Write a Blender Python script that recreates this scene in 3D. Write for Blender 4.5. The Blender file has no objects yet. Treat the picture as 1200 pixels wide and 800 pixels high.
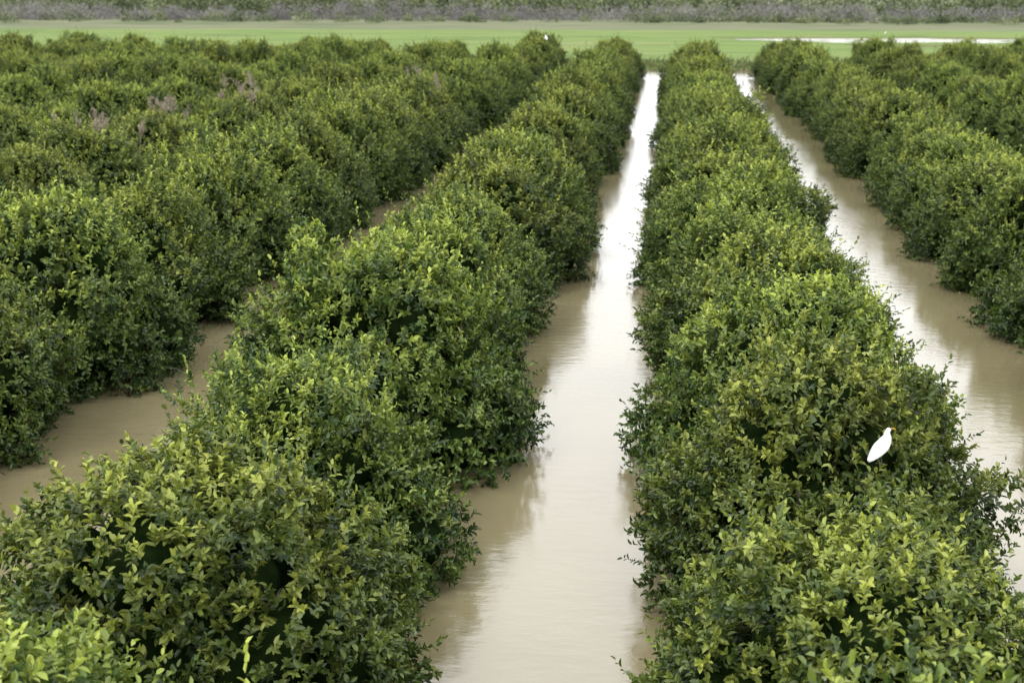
import bpy, math, random
import numpy as np
from mathutils import Vector, Matrix
random.seed(7); rng=np.random.default_rng(11)
scene=bpy.context.scene
scene.view_settings.view_transform='Standard'
scene.view_settings.look='None'
scene.view_settings.exposure=0
H=7.0

def link(o): scene.collection.objects.link(o); return o
# ------------------------------------------------------------ materials
def newmat(name):
    m=bpy.data.materials.new(name); m.use_nodes=True
    nt=m.node_tree; nt.nodes.clear()
    out=nt.nodes.new('ShaderNodeOutputMaterial')
    return m,nt,out
def ramp(nt,stops):
    r=nt.nodes.new('ShaderNodeValToRGB'); e=r.color_ramp.elements
    while len(e)<len(stops): e.new(0.5)
    for i,(p,c) in enumerate(stops):
        e[i].position=p; e[i].color=(*c,1)
    return r
def leaf_material(name,stops,young,rough=0.42,trans=0.22,spec=0.45,objvar=True):
    m,nt,out=newmat(name)
    a=nt.nodes.new('ShaderNodeAttribute'); a.attribute_name='lrnd'
    b=nt.nodes.new('ShaderNodeAttribute'); b.attribute_name='lyoung'
    r=ramp(nt,stops); nt.links.new(a.outputs['Fac'],r.inputs[0])
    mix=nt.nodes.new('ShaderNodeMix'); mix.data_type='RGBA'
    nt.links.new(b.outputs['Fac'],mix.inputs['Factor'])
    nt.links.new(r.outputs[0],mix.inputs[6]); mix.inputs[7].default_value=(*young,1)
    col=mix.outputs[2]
    if objvar:
        oi=nt.nodes.new('ShaderNodeObjectInfo')
        hs=nt.nodes.new('ShaderNodeHueSaturation')
        mr=nt.nodes.new('ShaderNodeMapRange'); mr.inputs[3].default_value=0.494; mr.inputs[4].default_value=0.508
        mr2=nt.nodes.new('ShaderNodeMapRange'); mr2.inputs[3].default_value=0.90; mr2.inputs[4].default_value=1.13
        nt.links.new(oi.outputs['Random'],mr.inputs[0]); nt.links.new(oi.outputs['Random'],mr2.inputs[0])
        nt.links.new(mr.outputs[0],hs.inputs['Hue']); nt.links.new(mr2.outputs[0],hs.inputs['Value'])
        nt.links.new(col,hs.inputs['Color']); col=hs.outputs[0]
    p=nt.nodes.new('ShaderNodeBsdfPrincipled'); p.inputs['Roughness'].default_value=rough
    p.inputs['Specular IOR Level'].default_value=spec
    nt.links.new(col,p.inputs['Base Color'])
    t=nt.nodes.new('ShaderNodeBsdfTranslucent'); nt.links.new(col,t.inputs[0])
    ms=nt.nodes.new('ShaderNodeMixShader'); ms.inputs[0].default_value=trans
    nt.links.new(p.outputs[0],ms.inputs[1]); nt.links.new(t.outputs[0],ms.inputs[2])
    nt.links.new(ms.outputs[0],out.inputs[0])
    return m
def simple(name,c1,c2,scale=8,rough=0.8,bump=0.0,detail=6,spec=.3):
    m,nt,out=newmat(name)
    tc=nt.nodes.new('ShaderNodeTexCoord')
    n=nt.nodes.new('ShaderNodeTexNoise'); n.inputs['Scale'].default_value=scale; n.inputs['Detail'].default_value=detail
    nt.links.new(tc.outputs['Object'],n.inputs[0])
    r=ramp(nt,[(0.3,c1),(0.7,c2)]); nt.links.new(n.outputs[0],r.inputs[0])
    p=nt.nodes.new('ShaderNodeBsdfPrincipled'); p.inputs['Roughness'].default_value=rough
    p.inputs['Specular IOR Level'].default_value=spec
    nt.links.new(r.outputs[0],p.inputs['Base Color'])
    if bump:
        b=nt.nodes.new('ShaderNodeBump'); b.inputs['Strength'].default_value=bump
        nt.links.new(n.outputs[0],b.inputs['Height']); nt.links.new(b.outputs[0],p.inputs['Normal'])
    nt.links.new(p.outputs[0],out.inputs[0]); return m

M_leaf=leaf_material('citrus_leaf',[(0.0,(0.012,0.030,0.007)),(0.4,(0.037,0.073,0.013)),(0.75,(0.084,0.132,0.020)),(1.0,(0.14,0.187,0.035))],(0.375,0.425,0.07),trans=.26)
M_core=simple('crown_core_shade',(0.005,0.010,0.003),(0.012,0.022,0.006),scale=9,rough=1.0,bump=0.3,spec=0.0)  # near-black filler inside crowns; the interior shade is put into its colour
M_bark=simple('citrus_bark',(0.09,0.075,0.055),(0.2,0.17,0.13),scale=14,rough=0.9,bump=0.5)

# ------------------------------------------------------------ leaf mesh builder
def unit(v): return v/np.maximum(np.linalg.norm(v,axis=-1,keepdims=True),1e-9)
def leaves_geo(p,d,n,L,W,fold=0.25,droop=0.12):
    d=unit(d); s=unit(np.cross(d,n)); n=np.cross(s,d)
    L=L[:,None]; W=W[:,None]
    v=np.stack([p,
      p+d*L*.28+s*W*.42+n*W*fold,
      p+d*L*.68+s*W*.40+n*(W*fold-L*droop*.4),
      p+d*L-n*L*droop,
      p+d*L*.68-s*W*.40+n*(W*fold-L*droop*.4),
      p+d*L*.28-s*W*.42+n*W*fold],axis=1)
    return v.reshape(-1,3)
def leaf_faces(N):
    b=(np.arange(N)*6)[:,None]
    f=np.stack([b+np.array([0,1,2,3]),b+np.array([0,3,4,5])],axis=1).reshape(-1,4)
    return f
def make_mesh(name,verts,quads,mats,matidx=None,attrs=None,tris=None):
    me=bpy.data.meshes.new(name)
    nv=len(verts); nq=len(quads); nt_=0 if tris is None else len(tris)
    me.vertices.add(nv); me.vertices.foreach_set('co',np.asarray(verts,dtype=np.float32).ravel())
    nl=nq*4+nt_*3
    me.loops.add(nl)
    li=np.asarray(quads).ravel()
    ls=np.arange(nq)*4; lt=np.full(nq,4)
    if nt_:
        li=np.concatenate([li,np.asarray(tris).ravel()]); ls=np.concatenate([ls,nq*4+np.arange(nt_)*3]); lt=np.concatenate([lt,np.full(nt_,3)])
    me.loops.foreach_set('vertex_index',li.astype(np.int32))
    me.polygons.add(nq+nt_)
    me.polygons.foreach_set('loop_start',ls.astype(np.int32))
    for m in mats: me.materials.append(m)
    if matidx is not None: me.polygons.foreach_set('material_index',np.asarray(matidx,dtype=np.int32))
    if attrs:
        for k,a in attrs.items():
            at=me.attributes.new(k,'FLOAT','POINT'); at.data.foreach_set('value',np.asarray(a,dtype=np.float32))
    me.update(calc_edges=True); me.validate()
    return me
def tube(path,radii,seg=8):
    vs=[];fs=[]
    for i,(p,r) in enumerate(zip(path,radii)):
        p=Vector(p)
        t=(Vector(path[min(i+1,len(path)-1)])-Vector(path[max(i-1,0)])).normalized()
        a=t.orthogonal().normalized(); b=t.cross(a)
        for k in range(seg):
            an=2*math.pi*k/seg
            vs.append(tuple(p+a*math.cos(an)*r+b*math.sin(an)*r))
    for i in range(len(path)-1):
        for k in range(seg):
            k2=(k+1)%seg
            fs.append((i*seg+k,i*seg+k2,(i+1)*seg+k2,(i+1)*seg+k))
    return vs,fs
def icos(sub):
    import bmesh
    bm=bmesh.new(); bmesh.ops.create_icosphere(bm,subdivisions=sub,radius=1)
    v=np.array([x.co[:] for x in bm.verts]); f=np.array([[q.index for q in x.verts] for x in bm.faces]); bm.free()
    return v,f
IV,IF=icos(2)
def lumpy(p,ph,s=1.0):
    return (np.sin(p[:,0]*3.1*s+ph)+np.sin(p[:,1]*2.7*s+ph*1.7)+np.sin(p[:,2]*3.7*s+ph*2.3)+np.sin((p[:,0]+p[:,1])*5.3*s+ph*.6)*.6+np.sin((p[:,2]-p[:,1])*6.1*s+ph)*.6)/4.2

def citrus_mesh(seed):
    r=np.random.default_rng(seed); R=random.Random(seed)
    a=2.12; b=2.36
    blobs=[]
    def ring(n,hr,z,rad,jz=0.15,jr=0.16,ja=.35):
        o=R.random()*6.28
        for k in range(n):
            an=o+2*math.pi*(k+R.uniform(-ja,ja))/n
            rr=rad*R.uniform(1-jr,1+jr)
            h=hr*R.uniform(.80,1.18)
            blobs.append((math.cos(an)*a*h,math.sin(an)*b*h,z+R.uniform(-jz,jz),rr))
    ring(10,.73,.48,.62)
    ring(8,.57,1.12,.64,jz=.22)
    ring(6,.34,1.72,.62,jz=.25)
    ring(2,.12,2.10,.66,jz=.18)
    ring(10,.46,2.10,.30,jz=.45)
    ring(15,.80,1.0,.32,jz=.75)
    B=np.array(blobs)
    n_s=20000
    w=B[:,3]**2; idx=r.choice(len(B),n_s,p=w/w.sum())
    dirs=unit(r.normal(size=(n_s,3)))
    c=B[idx,:3]; rad=B[idx,3]
    P=c+dirs*(rad*(1-0.32*r.random(n_s)**1.6))[:,None]
    keep=np.ones(n_s,bool)
    for j in range(len(B)):
        dd=np.linalg.norm(P-B[j,:3],axis=1)
        keep&=~((dd<B[j,3]*.80)&(idx!=j))
    keep&=(P[:,2]>-.05)
    P=P[keep];dirs=dirs[keep]
    P+=dirs*(lumpy(P,seed)*.22)[:,None]
    if len(P)>5200:
        s=r.choice(len(P),5200,replace=False); P=P[s];dirs=dirs[s]
    ns=len(P)
    cen=np.array([0,0,.9])
    outw=unit(P-cen)
    sd=unit(dirs*.5+outw*.5+np.array([0,0,.45])+r.normal(size=(ns,3))*.5)
    low=P[:,2]<.7
    sd[low]=unit(sd[low]+np.array([0,0,-.5]))
    slen=r.uniform(.08,.25,ns)
    pro=r.random(ns)<.17
    slen[pro]*=r.uniform(1.4,3.0,pro.sum()); sd[pro]=unit(sd[pro]+np.array([0,0,.4]))
    K=12
    shoot_r=np.clip(.47+.38*lumpy(P*1.0,seed+3.3,1.3)+r.normal(size=ns)*.24,0,1)
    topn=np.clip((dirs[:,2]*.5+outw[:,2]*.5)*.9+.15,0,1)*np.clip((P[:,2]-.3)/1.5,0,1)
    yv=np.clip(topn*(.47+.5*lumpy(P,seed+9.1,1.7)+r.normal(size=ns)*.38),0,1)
    pos=[];dr=[];nm=[];LL=[];WW=[];ra=[];yo=[]
    ang0=r.random(ns)*6.28
    o=unit(np.cross(sd,r.normal(size=(ns,3)))); o2=np.cross(sd,o)
    for k in range(K):
        t=(k+.5)/K
        an=ang0+k*2.4+r.normal(size=ns)*.4
        side=o*np.cos(an)[:,None]+o2*np.sin(an)[:,None]
        spread=1.25-.7*t+r.normal(size=ns)*.25
        d=unit(sd*np.cos(spread)[:,None]+side*np.sin(spread)[:,None]+r.normal(size=(ns,3))*.28)
        n=unit(sd*np.sin(spread)[:,None]-side*np.cos(spread)[:,None]+np.array([0,0,.5])+r.normal(size=(ns,3))*.4)
        pos.append(P+sd*(slen*t)[:,None]); dr.append(d); nm.append(n)
        L=r.uniform(.056,.118,ns)*(1-.2*t); LL.append(L); WW.append(L*r.uniform(.45,.62,ns))
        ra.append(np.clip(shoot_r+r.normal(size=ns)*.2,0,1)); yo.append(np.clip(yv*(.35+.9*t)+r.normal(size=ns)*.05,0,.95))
    pos=np.concatenate(pos);dr=np.concatenate(dr);nm=np.concatenate(nm);LL=np.concatenate(LL);WW=np.concatenate(WW);ra=np.concatenate(ra);yo=np.concatenate(yo)
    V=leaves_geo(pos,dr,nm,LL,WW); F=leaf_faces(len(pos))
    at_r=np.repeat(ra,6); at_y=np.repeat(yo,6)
    cv=[];cf=[];off=len(V)  # added opaque core blobs, standing in for the shaded crown interior
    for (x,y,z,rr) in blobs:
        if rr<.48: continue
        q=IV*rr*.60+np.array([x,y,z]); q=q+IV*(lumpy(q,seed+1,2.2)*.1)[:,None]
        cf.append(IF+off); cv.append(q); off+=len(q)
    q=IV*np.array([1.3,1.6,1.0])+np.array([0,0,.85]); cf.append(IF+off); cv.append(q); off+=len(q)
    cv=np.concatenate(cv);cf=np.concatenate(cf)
    tv=[];tf=[]
    def addt(path,rad):
        nonlocal off
        v,f=tube(path,rad); tv.extend(v); tf.extend([tuple(i+off for i in q) for q in f]); off+=len(v)
    addt([(0,0,-.75),(0.02,0,-.3),(-.02,.03,.2),(0,0,.7)],[.17,.13,.12,.11])
    for k in range(6):
        an=k*1.05+R.random()*.5; e=R.uniform(1.0,1.5)
        addt([(0,0,.3+.07*k),(math.cos(an)*.5,math.sin(an)*.5,.8+.07*k),(math.cos(an)*e*.8,math.sin(an)*e*.8,1.3),(math.cos(an)*e,math.sin(an)*e,1.7)],[.08,.06,.04,.02])
    nqL=len(F); Q=np.concatenate([F,np.array(tf)])
    allV=np.concatenate([V,cv,np.array(tv)])
    ext=len(allV)-len(V)
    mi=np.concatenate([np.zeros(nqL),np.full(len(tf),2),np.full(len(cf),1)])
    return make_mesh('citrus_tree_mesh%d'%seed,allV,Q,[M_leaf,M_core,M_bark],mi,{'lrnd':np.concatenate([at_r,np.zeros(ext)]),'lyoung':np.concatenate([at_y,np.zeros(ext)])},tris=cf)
variants=[citrus_mesh(s) for s in (1,2,3,4,5,6)]

# ------------------------------------------------------------ orchard rows
PITCH=6.85; X0=2.0; YEND=127.0
OFF={0:-.22,-1:.34,-2:.35,1:.1}; WID={0:1.03,-1:.98,-2:1.02}
for i in range(-15,8):
    X=X0+i*PITCH+OFF.get(i,.4 if i<0 else .1)
    if X<0: vis=abs(X)/.53-10
    else: vis=X/.27-12
    y=3.0+random.uniform(-1,1)
    endj=YEND+random.uniform(-2,1.5)
    while y<endj:
        ry=(random.uniform(-.2,.2),random.uniform(-.12,.05),random.uniform(-.04,.04),random.uniform(-.04,.04),random.choice([0,math.pi])+random.uniform(-.4,.4),
            random.uniform(.9,1.08),random.choice([1,-1])*random.uniform(.95,1.06),random.uniform(.98,1.12),random.uniform(.92,1.15),random.randrange(6))
        if y>max(0,vis):
            o=bpy.data.objects.new('citrus_tree',variants[ry[9]]); link(o)
            o.location=(X+ry[0],y,ry[1]); o.rotation_euler=ry[2:5]
            s=ry[5]; k=WID.get(i,1.0)
            hz=ry[8]*(1.06 if y>45 else 1.0)
            if i==-1 and 24<y<70: hz*=1.07
            if i==-1 and y<20: hz*=.97; k*=1.0
            o.scale=(s*ry[6]*k,s*ry[7],s*hz)
        y+=random.uniform(4.3,4.9)

# ------------------------------------------------------------ ground sheet
def lines(a,b,step,far,g=1.35):
    L=list(np.arange(a,b+step*.5,step)); s=step;x=L[-1]
    while x<far: s*=g; x+=s; L.append(x)
    s=step;x=L[0]
    while x>-far: s*=g; x-=s; L.insert(0,x)
    return np.array(L)
gx=lines(-180,110,2.0,3500); gy=lines(120,330,1.0,4000)
GX,GY=np.meshgrid(gx,gy)
def sm(e0,e1,x): t=np.clip((x-e0)/(e1-e0),0,1); return t*t*(3-2*t)
def gh(x,y):
    n=np.sin(x*.11+1)*np.sin(y*.13)+.5*np.sin(x*.31+y*.17)+.3*np.sin(x*.7-y*.45)
    z=-.7+sm(130.5+n*.8,137+n,y)*(.95+.05*n)
    dip=sm(208+n*2.5,213+n*2.5,y)*(1-sm(229+n*3,233+n*3,y))*sm(6+n*3,14+n*3,x)*(1-sm(66,70,x))
    dip2=sm(192+n*3,194+n*3,y)*(1-sm(199+n*2,201+n*2,y))*sm(22+n*4,26+n*4,x)*(1-sm(54,60,x))
    z=z-np.maximum(dip,dip2)*.5
    z=z+sm(296,304,y)*.5+sm(500,4000,y)*30
    return z
GZ=gh(GX,GY)
nx,ny=len(gx),len(gy)
ii=np.arange(nx*ny).reshape(ny,nx)
Q=np.stack([ii[:-1,:-1],ii[:-1,1:],ii[1:,1:],ii[1:,:-1]],-1).reshape(-1,4)
m,nt,out=newmat('ground_field')
geo=nt.nodes.new('ShaderNodeNewGeometry'); sep=nt.nodes.new('ShaderNodeSeparateXYZ'); nt.links.new(geo.outputs['Position'],sep.inputs[0])
mp=nt.nodes.new('ShaderNodeMapping'); mp.inputs['Scale'].default_value=(.05,.16,1); nt.links.new(geo.outputs['Position'],mp.inputs[0])
n1=nt.nodes.new('ShaderNodeTexNoise'); n1.inputs['Scale'].default_value=1.0; n1.inputs['Detail'].default_value=8; nt.links.new(mp.outputs[0],n1.inputs[0])
rg=ramp(nt,[(0.3,(0.075,0.115,0.03)),(0.5,(0.115,0.175,0.038)),(0.7,(0.16,0.18,0.065))]); nt.links.new(n1.outputs[0],rg.inputs[0])
ro=ramp(nt,[(0.3,(0.085,0.105,0.05)),(0.7,(0.15,0.155,0.09))]); nt.links.new(n1.outputs[0],ro.inputs[0])
mr=nt.nodes.new('ShaderNodeMapRange'); mr.inputs[1].default_value=258; mr.inputs[2].default_value=275; nt.links.new(sep.outputs[1],mr.inputs[0])
mx=nt.nodes.new('ShaderNodeMix'); mx.data_type='RGBA'; nt.links.new(mr.outputs[0],mx.inputs['Factor']); nt.links.new(rg.outputs[0],mx.inputs[6]); nt.links.new(ro.outputs[0],mx.inputs[7])
mz=nt.nodes.new('ShaderNodeMapRange'); mz.inputs[1].default_value=.02; mz.inputs[2].default_value=.16; nt.links.new(sep.outputs[2],mz.inputs[0])
mx2=nt.nodes.new('ShaderNodeMix'); mx2.data_type='RGBA'; nt.links.new(mz.outputs[0],mx2.inputs['Factor']); mx2.inputs[6].default_value=(.11,.09,.055,1); nt.links.new(mx.outputs[2],mx2.inputs[7])
n2=nt.nodes.new('ShaderNodeTexNoise'); n2.inputs['Scale'].default_value=3; n2.inputs['Detail'].default_value=6; nt.links.new(geo.outputs['Position'],n2.inputs[0])
bp=nt.nodes.new('ShaderNodeBump'); bp.inputs['Strength'].default_value=.8; bp.inputs['Distance'].default_value=.3; nt.links.new(n2.outputs[0],bp.inputs['Height'])
p=nt.nodes.new('ShaderNodeBsdfPrincipled'); p.inputs['Roughness'].default_value=.9; p.inputs['Specular IOR Level'].default_value=.15
nt.links.new(mx2.outputs[2],p.inputs['Base Color']); nt.links.new(bp.outputs[0],p.inputs['Normal']); nt.links.new(p.outputs[0],out.inputs[0])
me=make_mesh('ground',np.stack([GX,GY,GZ],-1).reshape(-1,3),Q,[m])
me.polygons.foreach_set('use_smooth',np.ones(len(Q),bool))
link(bpy.data.objects.new('ground',me))

# ------------------------------------------------------------ flood water
m,nt,out=newmat('muddy_flood_water')
geo=nt.nodes.new('ShaderNodeNewGeometry')
nz=nt.nodes.new('ShaderNodeTexNoise'); nz.inputs['Scale'].default_value=.22; nz.inputs['Detail'].default_value=5; nt.links.new(geo.outputs['Position'],nz.inputs[0])
rw=ramp(nt,[(0.3,(0.175,0.148,0.080)),(0.7,(0.22,0.188,0.108))]); nt.links.new(nz.outputs[0],rw.inputs[0])
mp=nt.nodes.new('ShaderNodeMapping'); mp.inputs['Scale'].default_value=(1.0,2.0,1); nt.links.new(geo.outputs['Position'],mp.inputs[0])
w1=nt.nodes.new('ShaderNodeTexNoise'); w1.inputs['Scale'].default_value=2.4; w1.inputs['Detail'].default_value=6; w1.inputs['Roughness'].default_value=.6; nt.links.new(mp.outputs[0],w1.inputs[0])
wp=nt.nodes.new('ShaderNodeTexNoise'); wp.inputs['Scale'].default_value=.12; wp.inputs['Detail'].default_value=3; nt.links.new(geo.outputs['Position'],wp.inputs[0])
wr=nt.nodes.new('ShaderNodeMapRange'); wr.inputs[1].default_value=.4; wr.inputs[2].default_value=.65; wr.inputs[3].default_value=.15; wr.inputs[4].default_value=.6; nt.links.new(wp.outputs[0],wr.inputs[0])
bp=nt.nodes.new('ShaderNodeBump'); bp.inputs['Distance'].default_value=.022; nt.links.new(w1.outputs[0],bp.inputs['Height']); nt.links.new(wr.outputs[0],bp.inputs['Strength'])
p=nt.nodes.new('ShaderNodeBsdfPrincipled'); p.inputs['Roughness'].default_value=.03; p.inputs['IOR'].default_value=1.8
nt.links.new(rw.outputs[0],p.inputs['Base Color']); nt.links.new(bp.outputs[0],p.inputs['Normal']); nt.links.new(p.outputs[0],out.inputs[0])
me=make_mesh('flood_water',[(-900,-300,0),(900,-300,0),(900,290,0),(-900,290,0)],[(0,1,2,3)],[m])
link(bpy.data.objects.new('flood_water',me))

# ------------------------------------------------------------ distant vegetation masses
def mass(name,items,mat,leaf,up=.2,flat=1.0,nl=160):
    Ps=[];Ds=[];Ns=[];Ls=[];Rs=[];Ys=[]
    for (x,y,z,rx,rz,tone) in items:
        k=int(nl*rng.uniform(.8,1.2))
        d=unit(rng.normal(size=(k,3))); d[:,2]=np.abs(d[:,2])
        rad=rng.uniform(.55,1.05,k)*(1+.25*lumpy(d*2,x))
        q=d*np.stack([rad*rx,rad*rx,rad*rz],1)+np.array([x,y,z])
        Ps.append(q); Ds.append(unit(d*.5+rng.normal(size=(k,3))*.7+np.array([0,0,up]))); Ns.append(unit(d+rng.normal(size=(k,3))*.4+np.array([0,0,.4])))
        Ls.append(leaf*rng.uniform(.6,1.3,k)); Rs.append(np.clip(tone+rng.normal(size=k)*.18,0,1)); Ys.append(np.clip(d[:,2]*rng.random(k)*.5,0,1))
    Pn=np.concatenate(Ps);L=np.concatenate(Ls)
    V=leaves_geo(Pn,np.concatenate(Ds),np.concatenate(Ns),L,L*flat)
    me=make_mesh(name,V,leaf_faces(len(Pn)),[mat],None,{'lrnd':np.repeat(np.concatenate(Rs),6),'lyoung':np.repeat(np.concatenate(Ys),6)})
    return link(bpy.data.objects.new(name,me))
M_scrub=leaf_material('bare_scrub_hazed',[(0,(0.12,0.115,0.11)),(0.5,(0.21,0.202,0.198)),(1,(0.23,0.245,0.16))],(0.29,0.275,0.265),rough=.8,trans=.1,spec=.1,objvar=False)  # scrub tones lightened towards grey, distance haze painted into the colour
M_far=leaf_material('far_foliage_hazed',[(0,(0.045,0.068,0.034)),(0.5,(0.11,0.138,0.066)),(1,(0.19,0.215,0.11))],(0.24,0.265,0.14),rough=.7,trans=.2,spec=.2,objvar=False)  # greens paled and greyed as well, as painted background haze
it=[]
for k in range(560):
    x=rng.uniform(-250,170); it.append((x,rng.uniform(318,345),.2,rng.uniform(1.5,3.2),rng.uniform(2.6,4.6)*(1+.18*math.sin(x*.07)),np.clip(rng.uniform(.0,.5)+.5*(math.sin(x*.045+1)>.2)*rng.random(),0,1)))
mass('bare_scrub_belt',it,M_scrub,.5,up=1.0,flat=.35,nl=200)
it=[]
for k in range(420):
    x=rng.uniform(-300,200); it.append((x,rng.uniform(375,430),.2,rng.uniform(3,5),rng.uniform(5.0,8.5),rng.uniform(.1,.8)))
mass('distant_tree_belt',it,M_far,.9,flat=.7,nl=200)
it=[]
for k in range(420):
    x=rng.uniform(-230,150)
    if rng.random()>.35+.4*(x>-10): continue
    it.append((x,rng.uniform(302,318),.2,rng.uniform(.9,2.8),rng.uniform(.7,3.0),rng.uniform(.0,.9)))
it.append((52,304,.3,2.2,3.2,-.2)); it.append((53.5,304,.3,1.6,2.4,-.2))
mass('field_edge_bushes',it,M_far,.4,flat=.6,nl=190)
N=42000
x=rng.uniform(-110,70,N); y=132+np.abs(rng.normal(size=N))*7
z=gh(x,y)
ok=z>-.12; x,y,z=x[ok],y[ok],z[ok]; N=len(x)
P=np.stack([x,y,z],1); d=unit(np.stack([rng.normal(size=N)*.35,rng.normal(size=N)*.35,np.ones(N)],1))
L=rng.uniform(.25,.6,N)*(1+.4*np.sin(x*.9)*np.sin(y*.7))
V=leaves_geo(P,d,unit(rng.normal(size=(N,3))+np.array([0,-.3,0])),L,L*.12)
M_gr=leaf_material('bank_grass',[(0,(0.07,0.095,0.03)),(0.6,(0.11,0.14,0.05)),(1,(0.2,0.17,0.09))],(0.3,0.28,0.15),rough=.7,trans=.2,spec=.2,objvar=False)
me=make_mesh('bank_grass',V,leaf_faces(N),[M_gr],None,{'lrnd':np.repeat(rng.random(N),6),'lyoung':np.zeros(N*6)})
link(bpy.data.objects.new('bank_grass',me))

# ------------------------------------------------------------ dry reeds standing in the left rows
M_reed=simple('dry_reed',(0.19,0.155,0.115),(0.33,0.28,0.22),scale=5,rough=.9)
def reed(x,y,h,n):
    vs=[];fs=[]
    for k in range(n):
        bx,by=rng.normal()*.6,rng.normal()*.6; lx,ly=rng.normal()*.35,rng.normal()*.35; hh=h*rng.uniform(.85,1.05)
        path=[(bx,by,-.5),(bx+lx*.2,by+ly*.2,hh*.5),(bx+lx*.7,by+ly*.7,hh*.85),(bx+lx*1.3,by+ly*1.3,hh)]
        v,f=tube(path,[.012,.010,.008,.004],4); o=len(vs); vs+=v; fs+=[tuple(i+o for i in q) for q in f]
        tip=Vector(path[3]); base=Vector(path[2])
        for j in range(60):
            t=rng.random(); c=base.lerp(tip,t)+Vector(rng.normal(size=3)*.04)
            dv=Vector((rng.normal()*.6,rng.normal()*.6,.9)).normalized()*rng.uniform(.1,.22)*(1.1-t*.6)
            s=dv.cross(Vector(rng.normal(size=3))).normalized()*.012
            o=len(vs); vs+=[tuple(c-s),tuple(c+s),tuple(c+dv+s*.5),tuple(c+dv-s*.5)]; fs.append((o,o+1,o+2,o+3))
    me=make_mesh('dry_reed_plant',vs,fs,[M_reed]); ob=link(bpy.data.objects.new('dry_reed_plant',me)); ob.location=(x,y,0)
for (x,y,h,n) in [(-18.1,44,3.3,8),(-18.2,52,3.3,8),(-31.3,58,3.5,16),(-17.8,60,3.5,8),(-11.2,66,3.5,5)]:
    reed(x,y,h,n)

# ------------------------------------------------------------ egrets
M_white=simple('egret_feathers',(0.58,0.575,0.55),(0.70,0.69,0.67),scale=40,rough=.8,bump=.3,spec=.12)
M_bill=simple('egret_bill',(0.5,0.3,0.05),(0.6,0.36,0.07),scale=20,rough=.4)
M_legs=simple('egret_legs',(0.05,0.06,0.04),(0.12,0.11,0.06),scale=20,rough=.6)
M_eye=simple('egret_eye',(0.01,0.01,0.01),(0.02,0.02,0.02),rough=.2)
def skin_obj(name,pts,rad,edges,mat,parent,sub=2):
    me=bpy.data.meshes.new(name); me.from_pydata(pts,edges,[]); me.materials.append(mat)
    o=link(bpy.data.objects.new(name,me)); md=o.modifiers.new('skin','SKIN')
    for i,r_ in enumerate(rad): me.skin_vertices[0].data[i].radius=(r_,r_) if not isinstance(r_,tuple) else r_
    me.skin_vertices[0].data[0].use_root=True
    md.use_smooth_shade=True
    s=o.modifiers.new('s','SUBSURF'); s.levels=sub; s.render_levels=sub
    o.parent=parent; return o
def egret(loc,yaw,scale=1.0):
    e=link(bpy.data.objects.new('cattle_egret',None)); e.location=loc; e.rotation_euler=(0,0,yaw); e.scale=(scale,)*3; e.empty_display_size=.1
    pts=[(0,0,.17),(.05,0,.215),(.075,0,.262),(.066,0,.298),(.075,0,.325),(.102,0,.342),(-.055,0,.12),(-.10,0,.078),(-.14,0,.04)]
    rad=[.064,.066,.045,.028,.025,.024,.055,.034,.016]
    skin_obj('body',pts,rad,[(0,1),(1,2),(2,3),(3,4),(4,5),(0,6),(6,7),(7,8)],M_white,e)
    for s in (-1,1):
        skin_obj('wing',[(.045,s*.045,.215),(0,s*.058,.175),(-.065,s*.045,.11),(-.13,s*.02,.05)],[(.03,.02),(.05,.02),(.036,.016),(.01,.008)],[(0,1),(1,2),(2,3)],M_white,e)
        skin_obj('leg',[(0,s*.025,.13),(-.012,s*.027,.07),(.005,s*.027,.004)],[.012,.006,.006],[(0,1),(1,2)],M_legs,e,1)
        for a in (-.5,0,.5,math.pi):
            skin_obj('toe',[(.005,s*.027,.004),(.005+.04*math.cos(a),s*.027+.04*math.sin(a),.002)],[.005,.003],[(0,1)],M_legs,e,1)
        i2=icos(2); v=i2[0]*.0045+np.array([.110,s*.021,.348])
        me=bpy.data.meshes.new('eye'); me.from_pydata(v.tolist(),[],i2[1].tolist()); me.materials.append(M_eye); o=link(bpy.data.objects.new('eye',me)); o.parent=e
    skin_obj('bill',[(.114,0,.34),(.144,0,.332),(.174,0,.322)],[.010,.007,.002],[(0,1),(1,2)],M_bill,e,1)
    return e
bpy.context.view_layer.update()
dg=bpy.context.evaluated_depsgraph_get()
def drop(x,y,r=.35,n=120):
    # perch: the highest open twig near (x,y)
    best=(-9,x,y); bz=0
    for k in range(n):
        a=k*2.4; q=r*math.sqrt(k/n)
        h,l,*_=scene.ray_cast(dg,Vector((x+q*math.cos(a),y+q*math.sin(a),20)),Vector((0,0,-1)))
        if not h: continue
        sc=l.z
        for dx,dz in ((0,.06),(-.12,.08),(.08,.2),(0,.14)):
            s=Vector((l.x+dx,l.y-.05,l.z+dz))
            hh,*_r=scene.ray_cast(dg,s,Vector((-.13,-.94,.28)).normalized(),distance=4)
            if hh: sc-=.3
        if sc>best[0]: best=(sc,l.x,l.y); bz=l.z
    return (bz,best[1],best[2])
spots=[(2.38,14.95,math.radians(32),1.12),(-9.8,118,2.0,1.3),(-44,135,.5,1.3),(-5.5,165,2.6,1.3),(-27,170,0,1.3),(34,242,0,1.4)]
zs=[drop(spots[0][0],spots[0][1],.22,500)]+[drop(a,b) for a,b,_,_ in spots[1:]]
for (a,b,c,s),z in zip(spots,zs): egret((z[1],z[2],z[0]),c,s)

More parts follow.
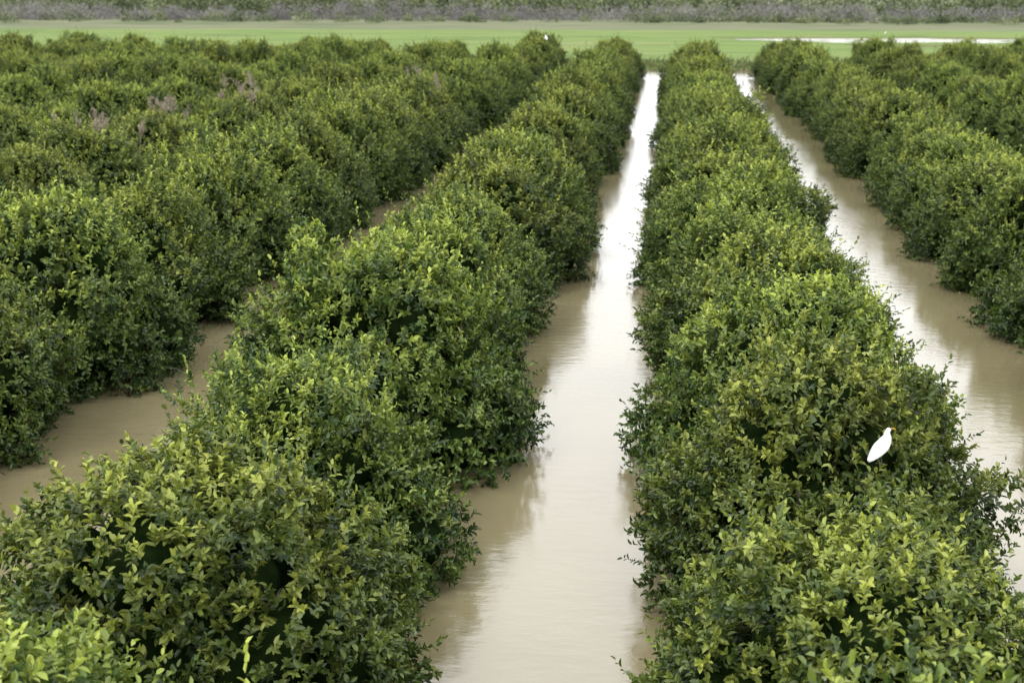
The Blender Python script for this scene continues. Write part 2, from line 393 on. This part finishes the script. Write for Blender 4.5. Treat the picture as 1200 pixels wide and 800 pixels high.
# ------------------------------------------------------------ light
w=bpy.data.worlds.new('World'); scene.world=w; w.use_nodes=True; nt=w.node_tree; nt.nodes.clear()
SE=math.radians(52); SR=math.radians(215)
sky=nt.nodes.new('ShaderNodeTexSky'); sky.sky_type='NISHITA'; sky.sun_disc=False; sky.sun_elevation=SE; sky.sun_rotation=SR; sky.dust_density=4; sky.air_density=1.2
hs=nt.nodes.new('ShaderNodeHueSaturation'); hs.inputs['Saturation'].default_value=.3; nt.links.new(sky.outputs[0],hs.inputs['Color'])
mx=nt.nodes.new('ShaderNodeMix'); mx.data_type='RGBA'; mx.inputs['Factor'].default_value=.85
tc=nt.nodes.new('ShaderNodeTexCoord'); cn=nt.nodes.new('ShaderNodeTexNoise'); cn.inputs['Scale'].default_value=2.2; cn.inputs['Detail'].default_value=6; nt.links.new(tc.outputs['Generated'],cn.inputs[0])
cr=ramp(nt,[(.3,(.82,.84,.87)),(.7,(1,1,1))]); nt.links.new(cn.outputs[0],cr.inputs[0])
ml=nt.nodes.new('ShaderNodeVectorMath'); ml.operation='SCALE'; ml.inputs['Scale'].default_value=24.5; nt.links.new(cr.outputs[0],ml.inputs[0])
nt.links.new(hs.outputs[0],mx.inputs[6]); nt.links.new(ml.outputs[0],mx.inputs[7])
bg=nt.nodes.new('ShaderNodeBackground'); bg.inputs[1].default_value=.12; nt.links.new(mx.outputs[2],bg.inputs[0])
wo=nt.nodes.new('ShaderNodeOutputWorld'); nt.links.new(bg.outputs[0],wo.inputs[0])
ld=bpy.data.lights.new('sun','SUN'); ld.energy=1.4; ld.angle=math.radians(15); ld.color=(1,.97,.91)
lo=link(bpy.data.objects.new('sun',ld))
dirv=Vector((math.sin(SR)*math.cos(SE),math.cos(SR)*math.cos(SE),math.sin(SE)))
lo.rotation_euler=dirv.to_track_quat('Z','Y').to_euler()

# ------------------------------------------------------------ camera
cd=bpy.data.cameras.new('camera'); cam=link(bpy.data.objects.new('camera',cd)); scene.camera=cam
cd.sensor_width=36; cd.lens=51; cd.clip_end=9000
pitch=math.atan(410/1700); yaw=math.atan(190*math.cos(pitch)/1700)
cam.location=(0,0,H); cam.rotation_euler=(math.pi/2-pitch,0,yaw)
cd.dof.use_dof=True; cd.dof.focus_distance=16; cd.dof.aperture_fstop=2.0
